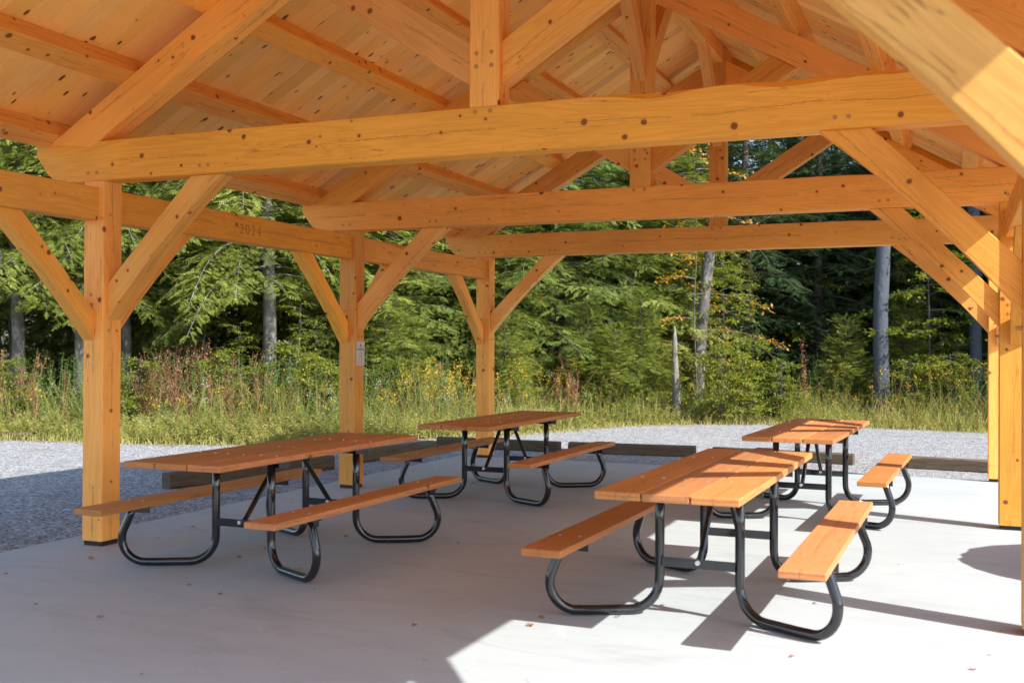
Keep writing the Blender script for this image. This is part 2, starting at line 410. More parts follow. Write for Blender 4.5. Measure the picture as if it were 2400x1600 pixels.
for fi, y in enumerate(FY):
    # posts
    for sx, X in ((1, 0.0), (-1, W)):
        p = beam('post', (X, y + S, .035), (X, y + S, ZT), 2 * S, 2 * S, TB, pav, up=(0, 1, 0), seed=fi * 7 + sx, wane=.0)
        bm = bmesh.new(); box(bm, (X - S + .012, y + .012, 0.0), (X + S - .012, y + 2 * S - .012, .034))
        bm_obj('base_plate', bm, M['iron'], p, p.matrix_basis.inverted())
        fx = X + sx * S
        for dy in (.055, .135):
            peg(p, (fx, y + dy, 1.535), (sx, 0, 0), .0115, .004 if sx > 0 else .03)
        for dz in (1.72, 1.79):
            peg(p, (X + (-.02), y, dz), (0, -1, 0))
        # knee brace under the tie beam
        def q(u, z): return (X + sx * u, 0, z)
        low = arc_pts((S, 1.61), (1.088, ZT), .038)            # bows up into the corner
        poly = [(l.x, l.y) for l in low] + [(.824, ZT), (S, 1.868)]
        prism('knee_brace', [(X + sx * u, y + .040, z) for u, z in poly], (0, .125, 0), TB, pav, (sx, 0, 1), .004)
    # tie beam
    tt = .165
    pts = [(-.54, ZT + HT), (-.54, ZT + .208), (-.383, ZT), (W + .383, ZT), (W + .54, ZT + .208), (W + .54, ZT + HT)]
    rr = random.Random(40 + fi)
    # a real sawn beam: top and bottom arris wander on the first frame (wane)
    n = 70; bm = bmesh.new(); rings = []
    wan = [.0, 1., .45, .6][fi]
    phs = [[rr.uniform(0, 6.28) for _ in range(4)] for _ in range(3)]
    def wob(k, x): return sum(math.sin(x * f_ + p_) for f_, p_ in zip((1.3, 2.6, 4.9, 8.3), phs[k]))
    for i in range(n + 1):
        x = -.54 + (W + 1.08) * i / n
        zb = ZT
        e = min(x + .54, W + .54 - x)
        if e < .157: zb = ZT + .208 * (1 - e / .157)
        side = max(0., min(1., (x - 3.6) / .5)) * max(0., min(1., (5.9 - x) / .3))
        ct = .006 + wan * side * .018 * max(0, wob(0, x) - .2) ; cb = .006 + wan * side * .010 * max(0, wob(1, x) - .4)
        if e < .2: ct = cb = .005
        zt_ = ZT + HT - (wan * side * .006 * max(0, wob(2, x)))
        P = [(0, zb + cb), (0, zt_ - ct), (ct, zt_), (tt - .006, zt_), (tt, zt_ - .006), (tt, zb + .006), (tt - .006, zb), (cb * 1.6, zb)]
        rings.append([bm.verts.new((x - XC, a_ - tt / 2, b_ - ZT - HT / 2)) for a_, b_ in P])
    for i in range(n):
        for j in range(8): bm.faces.new([rings[i][j], rings[i][(j + 1) % 8], rings[i + 1][(j + 1) % 8], rings[i + 1][j]])
    bm.faces.new(rings[0]); bm.faces.new(rings[-1][::-1])
    tie = bm_obj('tie_beam', bm, TB, pav, Matrix.Translation((XC, y - .002 + tt / 2, ZT + HT / 2)))
    for sx, X in ((1, 0.0), (-1, W)):
        for u in (-.055, .03): peg(tie, (X + sx * u, y - .002, ZT + .062), (0, -1, 0))
        for u in (.93, 1.0): peg(tie, (X + sx * u, y - .002, ZT + .058), (0, -1, 0))
    for u in (-.055, .045): peg(tie, (XC + u, y - .002, ZT + HT - .03), (0, -1, 0), .014)
    # king post
    k = beam('king_post', (XC, y + .089, ZT + HT), (XC, y + .089, 5.0), .174, .194, TB, pav, up=(1, 0, 0), seed=fi + 90)
    kings.append(k)
    for u in (-.05, .05):
        for z in (3.13, 3.21): peg(k, (XC + u, y + .002, z), (0, -1, 0), .014)
    # rafters and struts
    for sx in (-1, 1):
        U = lambda u, z, yy: (XC + sx * u, yy, z)
        zr = lambda u: 4.906 - .583 * u
        poly = [(.097, zr(.097)), (3.468, zr(3.468)), (3.08, 2.846), (2.99, 2.888), (2.86, zr(2.86) - .268), (.097, zr(.097) - .275)]
        prism('rafter', [U(u, z, y - .004) for u, z in poly], (0, .168, 0), TB, pav, (sx, 0, -.583), .005)
        poly = [(.097, 3.02), (1.368, 3.833), (1.155, 3.957), (.097, 3.28)]
        prism('strut', [U(u, z, y + .045) for u, z in poly], (0, .125, 0), TB, pav, (sx, 0, .64), .004)
YA, YB = -4.02, 7.36
# eave plates and their braces
def plate(name_i, X0, X1, ya, yb, date=False):
    b_ = beam('eave_beam', ((X0 + X1) / 2, ya, 2.435), ((X0 + X1) / 2, yb, 2.435), X1 - X0, .234, TB, pav, seed=name_i, wane=.012)
    return b_
dateplate = None
for i in range(3):
    ya, yb = FY[i] + 2 * S, FY[i + 1]
    for sx, X in ((1, 0.0), (-1, W)):
        x0, x1 = (X - S, X + .048) if sx > 0 else (X - .048, X + S)
        b_ = plate(i * 5 + sx, x0, x1, ya, yb)
        if i == 1 and sx > 0: dateplate = b_
        for s2, yy in ((1, ya), (-1, yb)):
            low = arc_pts((0, 1.462), (.88, 2.318), .028)
            poly = [(l.x, l.y) for l in low] + [(.65, 2.318), (0, 1.67)]
            xa = x0 if sx > 0 else x1
            prism('eave_brace', [(xa, yy + s2 * u, z) for u, z in poly], (sx * .107, 0, 0), TB, pav, (0, s2, 1), .004)
# ridge
segs = [(YA, FY[0])] + [(FY[i] + .176, FY[i + 1]) for i in range(3)] + [(FY[3] + .176, YB)]
for i, (a, b) in enumerate(segs):
    beam('ridge_beam', (XC, a, 4.93), (XC, b, 4.93), .14, .20, TB, pav, seed=60 + i)
for i, y in enumerate(FY):
    for s2, yy in ((-1, y + .002), (1, y + .176)):
        if (i == 0 and s2 < 0) or (i == 3 and s2 > 0): continue
        low = arc_pts((0, 3.83), (.88, 4.83), .02)
        poly = [(l.x, l.y) for l in low] + [(.64, 4.83), (0, 4.10)]
        prism('ridge_brace', [(XC - .052, yy + s2 * u, z) for u, z in poly], (.104, 0, 0), TB, pav, (0, s2, 1.1), .004)
# purlins
nrm = Vector((.583, 0, 1)).normalized()
for sx in (-1, 1):
    for u in (3.438, 2.751, 2.028, 1.318, .608):
        n_ = Vector((sx * nrm.x, 0, nrm.z)); c_ = Vector((XC + sx * u, 0, 4.906 - .583 * u)) + n_ * .07
        beam('purlin', (c_.x, YA + .02, c_.z), (c_.x, YB - .02, c_.z), .155, .1395, TB, pav, up=n_, seed=int(u * 100), wane=0)
# ceiling boards (visible from below), with v-joints; each slope one part
for sx in (-1, 1):
    ax = Vector((sx, 0, -.583)).normalized(); n_ = Vector((sx * nrm.x, 0, nrm.z))
    Lh = (3.70 - .0) / ax.x * sx
    org = Vector((XC, 0, 5.068))
    bm = bmesh.new(); y = YA; rr = random.Random(5 + sx)
    jts = [.75, 1.52, 2.34, 3.16]
    while y < YB - .01:
        y1 = min(y + .1635, YB)
        cuts = [0.0] + sorted(rr.sample(jts, rr.choice((0, 1, 1)))) + [Lh]
        for a, b in zip(cuts, cuts[1:]):
            g = .004; v_ = .006
            P = [(y + .0007, .022), (y + .0007, v_), (y + g, 0), (y1 - g, 0), (y1 - .0007, v_), (y1 - .0007, .022)]
            ra = [bm.verts.new((a + .001, p_[0], p_[1])) for p_ in P]; rb = [bm.verts.new((b - .001, p_[0], p_[1])) for p_ in P]
            for j in range(6): bm.faces.new([ra[j], ra[(j + 1) % 6], rb[(j + 1) % 6], rb[j]])
            bm.faces.new(ra[::-1]); bm.faces.new(rb)
        y = y1
    yv = Vector((0, 1, 0))
    Mx = Matrix.Translation(org) @ Matrix((ax, yv, n_)).transposed().to_4x4()
    bm_obj('ceiling_boards', bm, M['deck'], pav, Mx)
    bm = bmesh.new(); box(bm, (-.02, YA - .03, .024), (Lh + .015, YB + .03, .058))
    bm_obj('roof_covering', bm, M['roofmetal'], pav, Mx)
    # rake boards
    for yy in (YA - .028, YB + .004):
        bm = bmesh.new(); box(bm, (.01, yy, -.13), (Lh, yy + .024, .022), .003)
        bm_obj('rake_board', bm, TB, pav, Mx)

# date cut into the eave beam
cu = bpy.data.curves.new('date', 'FONT'); cu.body = '2024'; cu.size = .128; cu.offset = -.0035; cu.space_character = 1.28; cu.extrude = .0005
tmp = bpy.data.objects.new('tmp', cu); col.objects.link(tmp)
dg = bpy.context.evaluated_depsgraph_get(); me = bpy.data.meshes.new_from_object(tmp.evaluated_get(dg)); bpy.data.objects.remove(tmp)
me.name = 'carved_date'
Mw = Matrix.Translation((.0492, 1.615, 2.385)) @ Matrix(((0, 0, 1), (1, 0, 0), (0, 1, 0))).to_4x4()
link('carved_date', me, M['burn'], dateplate, dateplate.matrix_basis.inverted() @ Mw)

# notice on the second left post
sg = empty('notice_sign', (.094, 3.547, 1.36)); tag(sg, 'small white printed notice fixed to the inner face of the middle left post', 'sign')
def sbox(name, y0, y1, z0, z1, mat, d=.004, d0=0):
    bm = bmesh.new(); box(bm, (d0, y0, z0), (d, y1, z1)); return bm_obj(name, bm, mat, sg)
sbox('panel', -.079, .079, -.122, .122, M['white'], .0035)
sbox('header_bar', -.07, .07, .036, .046, M['ink'], .0045, .0037)
bm = bmesh.new()
for a, b, c_, d_ in ((-.004, .004, .085, .10), (-.010, .010, .079, .090), (-.018, .018, .074, .082), (-.003, .003, .070, .076)): box(bm, (.0037, a, c_), (.0045, b, d_))
bm_obj('emblem', bm, M['ink'], sg)
bm = bmesh.new()
for z, hw in ((.061, .028), (.053, .022)): box(bm, (.0037, -hw, z - .0025), (.0045, hw, z + .0025))
for z, hw in ((.022, .015), (.006, .058), (-.010, .028), (-.018, .026), (-.026, .024), (-.034, .030)):
    box(bm, (.0037, -hw, z - .002), (.0045, hw, z + .002))
for c0 in (-.055, -.015, .028):
    for i in range(9): box(bm, (.0037, c0 - .012, -.050 - i * .0075), (.0045, c0 + .010, -.047 - i * .0075))
bm_obj('printed_text', bm, M['faint'], sg)

# ------------------------------------------------------------------ picnic tables
HTOP = .735
def tube_path():
    """2-D (d, z): leg down, floor run, up to the bench"""
    r = .026; P = [(0, HTOP - .045), (0, .5), (0, .30), (0, .20)]
    for i in range(1, 9):
        a = math.pi / 2 * i / 8; P.append((.165 - .165 * math.cos(a), r + .165 - .165 * math.sin(a)))
    P += [(.27, r), (.38, r)]
    for i in range(1, 11):
        a = math.radians(108) * i / 10; P.append((.44 + .155 * math.sin(a), r + .155 - .155 * math.cos(a)))
    P += [(.545, .33), (.525, .385)]
    return P
def make_table():
    root = empty('picnic_table')
    for k in (-1, 0, 1):
        bm = bmesh.new(); box(bm, (-1.22, -.1135, -.019), (1.22, .1135, .019), .004)
        o = bm_obj('table_board', bm, M['table'], root, Matrix.Translation((k * .2365, 0, HTOP - .019)) @ Matrix.Rotation(R(90), 4, 'Z'))
        for yy in (-.60, -.04, .60) if k == 0 else (-.58, .58):
            for dx in (-.06, .06):
                bm = bmesh.new(); tube_mesh(bm, [(yy, dx, .0185), (yy, dx, .0215)], .008, 8); bm_obj('bolt_head', bm, M['zinc'], o)
    for k in (-1, 1):
        bm = bmesh.new(); box(bm, (-1.22, -.106, -.019), (1.22, .106, .019), .004)
        o = bm_obj('bench_board', bm, M['table'], root, Matrix.Translation((k * .628, 0, .43 - .019)) @ Matrix.Rotation(R(90), 4, 'Z'))
        for yy in (-.80, .80):
            for dx in (-.055, .055):
                bm = bmesh.new(); tube_mesh(bm, [(yy, dx, .0185), (yy, dx, .0215)], .008, 8); bm_obj('bolt_head', bm, M['zinc'], o)
    for sy in (-1, 1):
        yf = sy * .52
        for sx in (-1, 1):
            bm = bmesh.new()
            tube_mesh(bm, [(sx * (.215 + d * .88), yf + sy * d * .475, z) for d, z in tube_path()], .026, 16)
            bm_obj('frame_tube', bm, M['steel'], root, smooth=True)
            yb = yf + sy * .525 * .475
            bm = bmesh.new(); box(bm, (sx * .635 - .105, yb - .018, .386), (sx * .635 + .105, yb + .018, .3915)); box(bm, (sx * .635 - .105, yb - .018, .352), (sx * .635 + .105, yb - .013, .386))
            bm_obj('bench_bracket', bm, M['steel'], root)
        bm = bmesh.new(); box(bm, (-.33, yf - .02, HTOP - .0445), (.33, yf + .022, HTOP - .039)); box(bm, (-.33, yf - sy * .02 - .003, HTOP - .085), (.33, yf - sy * .02 + .003, HTOP - .0448))
        bm_obj('top_bracket', bm, M['steel'], root)
        bm = bmesh.new(); box(bm, (-.195, yf - .028, .262), (.195, yf + .022, .2675)); box(bm, (-.195, yf - .030, .262), (.195, yf - .0245, .312))
        bm_obj('crossbar', bm, M['steel'], root)
        bm = bmesh.new(); tube_mesh(bm, [(0, yf - sy * .006, .292), (0, sy * .13, HTOP - .06)], .017, 12)
        b = bm_obj('diagonal_brace', bm, M['steel'], root, smooth=False)
        bm = bmesh.new(); tube_mesh(bm, [(0, yf - .046, .295), (0, yf - .030, .295)], .013, 10); bm_obj('bolt', bm, M['zinc'], b)
    bm = bmesh.new(); box(bm, (-.30, -.13, HTOP - .0445), (.30, .13, HTOP - .039)); bm_obj('centre_plate', bm, M['steel'], root)
    return root
def copy_tree(o, parent=None):
    c = o.copy(); col.objects.link(c); c.parent = parent
    for ch in list(o.children): copy_tree(ch, c)
    return c
GT = 'picnic tables under the pavilion'
t0 = make_table(); tag(t0, 'front left picnic table, wholly in shade, beside the nearest left post', 'picnic table', GT)
t0.location = (1.45, .33, .002)
for loc, rz, lab in (((1.61, 3.80, .002), 0, 'rear left picnic table in shade, standing before the far left post'),
                 ((4.445, .24, .002), R(-.6), 'front right picnic table, its orange top striped with sunlight and shade'),
                 ((4.52, 3.80, .002), R(-2.0), 'rear right picnic table with a small dark green plaque on its sunlit top')):
    c = copy_tree(t0); c.location = loc; c.rotation_euler = (0, 0, rz); c['label'] = lab
    last = c
bm = bmesh.new(); box(bm, (-.10, -.035, 0), (.10, .035, .004), .001)
pl = bm_obj('plaque', bm, M['plaque'], last, Matrix.Translation((.0, 1.08, HTOP + .001)))

# ------------------------------------------------------------------ timbers along the slab
GTm = 'landscape timbers laid on the gravel round the slab'
def timber(a, b, h, lab, wd=.14):
    a = Vector((a[0], a[1], -.052)); b = Vector((b[0], b[1], -.052)); d = (b - a).normalized(); nn = Vector((-d.y, d.x, 0)) * (wd / 2)
    if nn.y < 0: nn = -nn
    A = a + nn + Vector((0, 0, h / 2)); B = b + nn + Vector((0, 0, h / 2))
    o = beam('landscape_timber', A, B, wd, h, M['old_timber'], None, seed=int(a.x * 10), wane=.01, ch=.012)
    tag(o, lab, 'timber', GTm)
timber((-1.80, 2.95), (-1.25, 5.23), .165, 'weathered timber on the left gravel behind the front left picnic table')
timber((-1.32, 5.9), (-1.07, 7.62), .165, 'weathered timber between the middle and far left posts')
timber((-1.45, 8.36), (.48, 8.33), .15, 'weathered timber lying behind the far left post')
timber((.62, 8.36), (2.40, 8.50), .15, 'weathered timber across the back, between the left and right rear tables')
timber((2.62, 8.60), (4.46, 8.40), .14, 'weathered timber behind the rear right picnic table')
timber((5.08, 8.32), (6.9, 8.05), .15, 'sunlit weathered timber at far right, ending behind the right posts')
timber((-9.9, 6.1), (-7.83, 6.86), .10, 'pale timber at the far left edge of the gravel, by the weeds')

# ------------------------------------------------------------------ foliage generators
def frond_template(n=11, w=.055, L=1.0, ang=52, width=.42):
    """flat spray along +x, unit length: list of quads (k,4,3)"""
    Q = []
    for i in range(n):
        x = .06 + .9 * i / (n - 1)
        ln = width * (1 - .75 * (i / (n - 1)) ** 1.3) * (.75 + .5 * ((i * 7) % 5) / 4)
        for s in (-1, 1):
            a = math.radians(ang) * s
            d = np.array([math.cos(a), math.sin(a), 0]); p = np.array([x, 0, 0]); nrm_ = np.array([-d[1], d[0], 0])
            dz = -.10 * ln
            q = [p - nrm_ * w * .5, p + d * ln * .55 - nrm_ * w * .5 + [0, 0, dz * .3], p + d * ln + [0, 0, dz], p + d * ln * .5 + nrm_ * w * .5 + [0, 0, dz * .3]]
            Q.append(q)
    Q.append([[0, -w * .25, 0], [1.08, -.004, -.02], [1.1, .004, -.02], [0, w * .25, 0]])
    return np.array(Q, float)
FT = [frond_template(5, .080, ang=46, width=.36), frond_template(5, .085, ang=56, width=.44), frond_template(6, .070, ang=38, width=.30)]
FTL = [frond_template(5, .085, ang=48, width=.36), frond_template(5, .09, ang=40, width=.30)]

def place(templ, pos, fwd, upv, size):
    """instances of a quad template: pos,fwd,up (n,3), size (n,) -> verts, quads"""
    f = fwd / np.linalg.norm(fwd, axis=1, keepdims=True)
    s = np.cross(upv, f); s /= (np.linalg.norm(s, axis=1, keepdims=True) + 1e-9); u = np.cross(f, s)
    T = templ.reshape(-1, 3)
    V = pos[:, None] + size[:, None, None] * (T[None, :, 0:1] * f[:, None] + T[None, :, 1:2] * s[:, None] + T[None, :, 2:3] * u[:, None])
    return V.reshape(-1, 3)
def quads(V): return np.arange(len(V), dtype=np.int32).reshape(-1, 4)

def conifer(seed, H, Rb, z0, templates, step=.15, nper=4, fr=.40, topz=None, droop=.25, bare=None, gap=.13, r0=.13, up0=.15, thin=0.):
    """returns crown mesh, trunk mesh. crown of drooping sprays on whorled limbs"""
    rg = np.random.default_rng(seed)
    pos, fwd, upv, siz, tid = [], [], [], [], []
    tb = bmesh.new()
    nz = 14
    lean = rg.normal(0, .02, 2)
    tube_mesh(tb, [(lean[0] * z + .03 * math.sin(z * 1.3 + seed), lean[1] * z + .03 * math.cos(z * .9 + seed), z) for z in np.linspace(-.15, H, nz)],
              [max(.012, r0 * (1 - z / H) ** .85) * (1.25 if z < .1 else 1) for z in np.linspace(0, H, nz)], 10)
    z = z0; az = rg.uniform(0, 6.28)
    while z < H - .1:
        t_ = (z - z0) / (H - z0)
        prof = (1 - t_) ** .8 * (.55 + .45 * min(1, t_ * 5 + .25))
        for k in range(nper):
            az += 2.4 + rg.uniform(-.4, .4)
            if rg.random() < thin: continue
            L = Rb * prof * rg.uniform(.6, 1.12) + .15
            a = np.array([math.cos(az), math.sin(az), 0.0]); side = np.array([-a[1], a[0], 0.0])
            e0 = up0 + rg.uniform(-.15, .2) + .5 * t_
            n = max(3, int(L / gap)); pts = []
            for i in range(n + 1):
                s = i / n; d = L * s
                zz = z + d * e0 - droop * d * s * (1 + .3 * L)
                pts.append(np.array([lean[0] * z, lean[1] * z, 0]) + a * d + side * (.10 * L * math.sin(s * 3 + az)) + np.array([0, 0, zz]))
            if z < 7:
                tube_mesh(tb, [tuple(p_) for p_ in pts[::2]] + ([tuple(pts[-1])] if len(pts) % 2 == 0 else []), [max(.003, .009 * (1 - j / (len(pts) / 2 + 1))) * (L + .5) for j in range(len(pts[::2]) + (1 if len(pts) % 2 == 0 else 0))], 4, False)
            lastp = None
            for i in range(1, n + 1):
                s = i / n
                if s < .10: continue
                tan = pts[i] - pts[i - 1]; tan /= np.linalg.norm(tan)
                for sg_ in (-1, 1):
                    lb = (.16 + .34 * L * (1 - s) ** .7) * rg.uniform(.5, 1.15)
                    ang = sg_ * rg.uniform(.75, 1.15)
                    d2 = tan * math.cos(ang) + side * math.sin(ang) + np.array([0, 0, rg.uniform(-.30, .05)])
                    m = max(1, int(lb / (fr * .40)))
                    for q_ in range(m):
                        o_ = pts[i] + d2 * lb * (q_ + .15) / m + rg.normal(0, .035, 3) - np.array([0, 0, .18 * lb * (q_ / m) ** 2])
                        pos.append(o_); fwd.append(d2 + tan * .25 * rg.uniform(-1, 1.6) + rg.normal(0, .16, 3) + np.array([0, 0, -.22 * q_ / m]))
                        upv.append(np.array([rg.normal(0, .42), rg.normal(0, .42), 1.0])); siz.append(fr * rg.uniform(.45, 1.45)); tid.append(rg.integers(len(templates)))
                if i == n:
                    for q_ in range(2):
                        pos.append(pts[i]); fwd.append(tan + rg.normal(0, .2, 3)); upv.append(np.array([0, 0, 1.0])); siz.append(fr * 1.1); tid.append(0)
        z += step * rg.uniform(.7, 1.3) * (1 + .8 * max(0, (z - 6) / 4))
    pos, fwd, upv, siz, tid = map(np.array, (pos, fwd, upv, siz, tid))
    V = np.concatenate([place(templates[k], pos[tid == k], fwd[tid == k], upv[tid == k], siz[tid == k]) for k in range(len(templates)) if (tid == k).any()])
    cm = np_mesh('crown', V, quads(V), 4)
    bmesh.ops.recalc_face_normals(tb, faces=tb.faces[:]); tm = bpy.data.meshes.new('trunk'); tb.to_mesh(tm); tb.free()
    tm.polygons.foreach_set('use_smooth', [True] * len(tm.polygons))
    return cm, tm

LEAF = np.array([[[0, 0, 0], [.45, -.30, .05], [1, 0, -.08], [.45, .30, .05]]], float)
def leaf_twigs(seed, H, Rb, z0, nb, leaf=.075, per=26, r0=.05, zpow=1.0, upb=.5, spread=1.0):
    """broadleaf sapling: ascending limbs, leaves set along twigs"""
    rg = np.random.default_rng(seed); tb = bmesh.new(); P, F, U, Z = [], [], [], []
    lx, ly = rg.normal(0, .05, 2)
    tr = [(lx * z * z * .15 + .04 * math.sin(z * 2 + seed), ly * z * z * .15, z) for z in np.linspace(-.1, H, 12)]
    tube_mesh(tb, tr, [max(.006, r0 * (1 - i / 12)) for i in range(12)], 7)
    for b in range(nb):
        z = z0 + (H - z0) * ((b + rg.random()) / nb) ** zpow; az = rg.uniform(0, 6.28)
        L = Rb * (1 - .55 * (z - z0) / (H - z0 + .01)) * rg.uniform(.5, 1.1)
        a = np.array([math.cos(az), math.sin(az), 0]); side = np.array([-a[1], a[0], 0]); e = rg.uniform(.1, upb)
        base = np.array([lx * z * z * .15, ly * z * z * .15, z])
        pts = [base + a * L * s + side * .12 * L * math.sin(4 * s + az) + np.array([0, 0, L * (e * s - .35 * s * s)]) for s in np.linspace(0, 1, 7)]
        tube_mesh(tb, [tuple(p_) for p_ in pts], [.012 * (1.1 - s) + .002 for s in np.linspace(0, 1, 7)], 4, False)
        for q_ in range(int(per * L / Rb) + 4):
            s = rg.uniform(.15, 1.0); i = min(5, int(s * 6)); c0 = pts[i] + (pts[i + 1] - pts[i]) * (s * 6 - i)
            sd = rg.choice((-1, 1)); tw = a * rg.uniform(.2, .9) + side * sd * rg.uniform(.4, 1) + np.array([0, 0, rg.uniform(-.4, .15)])
            tl = rg.uniform(.05, .32) * spread
            for j in range(4):
                P.append(c0 + tw * tl * j / 3 + rg.normal(0, .015, 3)); F.append(tw + rg.normal(0, .6, 3)); U.append(np.array([rg.normal(0, .4), rg.normal(0, .4), 1])); Z.append(leaf * rg.uniform(.6, 1.3))
    V = place(LEAF, np.array(P), np.array(F), np.array(U), np.array(Z))
    cm = np_mesh('crown', V, quads(V), 4)
    tm = bpy.data.meshes.new('trunk'); tb.to_mesh(tm); tb.free()
    return cm, tm

def make_tree(name, meshes, crown_mat, trunk_mat):
    cm, tm = meshes
    root = empty(name); cm.materials.append(crown_mat); tm.materials.append(trunk_mat)
    for n_, m_ in (('crown', cm), ('trunk', tm)):
        o = bpy.data.objects.new(n_, m_); col.objects.link(o); o.parent = root
    return root
used = set()
def put(proto, p, s=1.0, rz=None, label=None, cat=None, group=None, tilt=0, sz=None):
    if id(proto) not in used: o = proto; used.add(id(proto))
    else: o = copy_tree(proto)
    o.location = (p[0], p[1], p[2] if len(p) > 2 else -.06)
    o.scale = (s, s, sz or s); o.rotation_euler = (tilt, tilt * .6, random.uniform(0, 6.28) if rz is None else rz)
    for k_ in ('label', 'category', 'group'):
        if k_ in o: del o[k_]
    tag(o, label, cat, group); return o

firA = make_tree('fir_tree', conifer(11, 10.5, 2.4, .15, FT, .15, 4, .155, r0=.13, droop=.20, gap=.095), M['fir'], M['bark'])
firB = make_tree('fir_tree', conifer(23, 12.5, 2.8, .2, FT, .165, 4, .165, r0=.16, droop=.24, gap=.10), M['fir'], M['bark'])
hemA = make_tree('hemlock_tree', conifer(31, 12, 2.9, 2.5, FT, .17, 4, .155, r0=.15, droop=.30, gap=.095, up0=.1, thin=.1), M['hemlock'], M['barkgrey'])
hemB = make_tree('hemlock_tree', conifer(37, 9.5, 2.1, .2, FT, .16, 4, .15, r0=.10, droop=.34, gap=.09, up0=.25), M['hemlock'], M['bark'])
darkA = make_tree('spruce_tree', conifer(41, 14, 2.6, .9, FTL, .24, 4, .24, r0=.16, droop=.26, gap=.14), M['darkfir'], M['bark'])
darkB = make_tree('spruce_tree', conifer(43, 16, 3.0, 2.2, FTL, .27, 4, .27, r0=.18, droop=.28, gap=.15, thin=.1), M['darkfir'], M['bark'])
sapY = make_tree('birch_sapling', leaf_twigs(51, 3.6, 1.3, .5, 34, .075, 30), M['broad'], M['twig'])
sapG = make_tree('maple_sapling', leaf_twigs(53, 5.2, 1.7, .8, 60, .085, 34, r0=.03), M['broad'], M['twig'])
autT = make_tree('beech_sapling', leaf_twigs(57, 6.2, 2.1, .9, 30, .07, 20, r0=.022, upb=.3), M['autumn'], M['twig'])
bush = make_tree('shrub', leaf_twigs(61, 1.5, .8, .15, 40, .06, 26, r0=.02), M['broad'], M['twig'])

GF = 'conifers of the forest edge'
# --- front row, left to right (photo column, distance)
put(hemA, at(40, 20.8), .95, .3, 'yellow green hemlock at the far left edge with hanging sprays', 'tree', GF)
put(hemA, at(260, 24), 1.1, 2.2, 'hemlock seen behind the nearest left post', 'tree', GF)
put(firA, at(330, 24.5), .95, None, 'dark fir just right of the nearest left post', 'tree', GF)
put(hemB, at(455, 24), 1.0, None, 'low green hemlock behind the reddish dried weeds', 'tree', GF)
put(hemA, at(632, 20.9), 1.0, 1.1, 'hemlock with a sunlit bare lower trunk below the carved date', 'tree', GF)
put(hemB, at(730, 23.6), .95, None, 'bright hemlock just left of the middle left post', 'tree', GF)
put(firA, at(925, 21.9), .9, None, 'dense bright fir between the middle and far left posts', 'tree', GF)
put(firB, at(1010, 25), .95, None, 'tall fir above the brace of the far left post', 'tree', GF)
put(firB, at(1300, 23.2), 1.0, 1.9, 'largest bushy fir right of the far left post, foliage down to the weeds', 'tree', GF)
put(firA, at(1470, 24.0), 1.0, 4.0, 'bright bushy fir left of the broken grey stump', 'tree', GF)
put(hemB, at(1180, 22.2), .62, None, 'short light green hemlock close behind the far left post', 'tree', GF)
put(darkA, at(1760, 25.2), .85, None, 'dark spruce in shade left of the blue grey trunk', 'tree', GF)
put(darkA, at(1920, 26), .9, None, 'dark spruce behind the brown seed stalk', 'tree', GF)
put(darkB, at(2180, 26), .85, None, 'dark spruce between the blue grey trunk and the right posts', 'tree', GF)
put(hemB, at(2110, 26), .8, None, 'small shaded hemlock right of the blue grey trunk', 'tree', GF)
put(firA, at(2360, 25.5), .9, None, 'dark fir hidden mostly by the right posts', 'tree', GF)
# --- deeper rows
GB = 'dark conifers deeper in the forest'
LB = 'dark conifer standing deeper in the forest behind the front row'
protos = [darkA, darkB, firB, hemA, firA]
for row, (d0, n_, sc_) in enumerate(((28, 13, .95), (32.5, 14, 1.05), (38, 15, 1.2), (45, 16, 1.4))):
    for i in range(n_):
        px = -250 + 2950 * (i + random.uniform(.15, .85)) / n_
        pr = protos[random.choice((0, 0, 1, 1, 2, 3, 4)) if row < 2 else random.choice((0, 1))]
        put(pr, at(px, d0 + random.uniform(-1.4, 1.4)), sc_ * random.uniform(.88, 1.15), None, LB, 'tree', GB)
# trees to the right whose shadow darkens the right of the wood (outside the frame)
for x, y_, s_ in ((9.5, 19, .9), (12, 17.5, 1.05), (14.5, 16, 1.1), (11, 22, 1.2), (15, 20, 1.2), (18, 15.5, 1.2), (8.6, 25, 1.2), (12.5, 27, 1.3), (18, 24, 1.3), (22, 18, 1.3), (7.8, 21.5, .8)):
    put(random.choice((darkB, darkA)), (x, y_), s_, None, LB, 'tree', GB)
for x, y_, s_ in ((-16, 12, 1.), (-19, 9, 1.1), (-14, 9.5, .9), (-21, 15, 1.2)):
    put(random.choice((darkB, firB)), (x, y_), s_, None, LB, 'tree', GB)

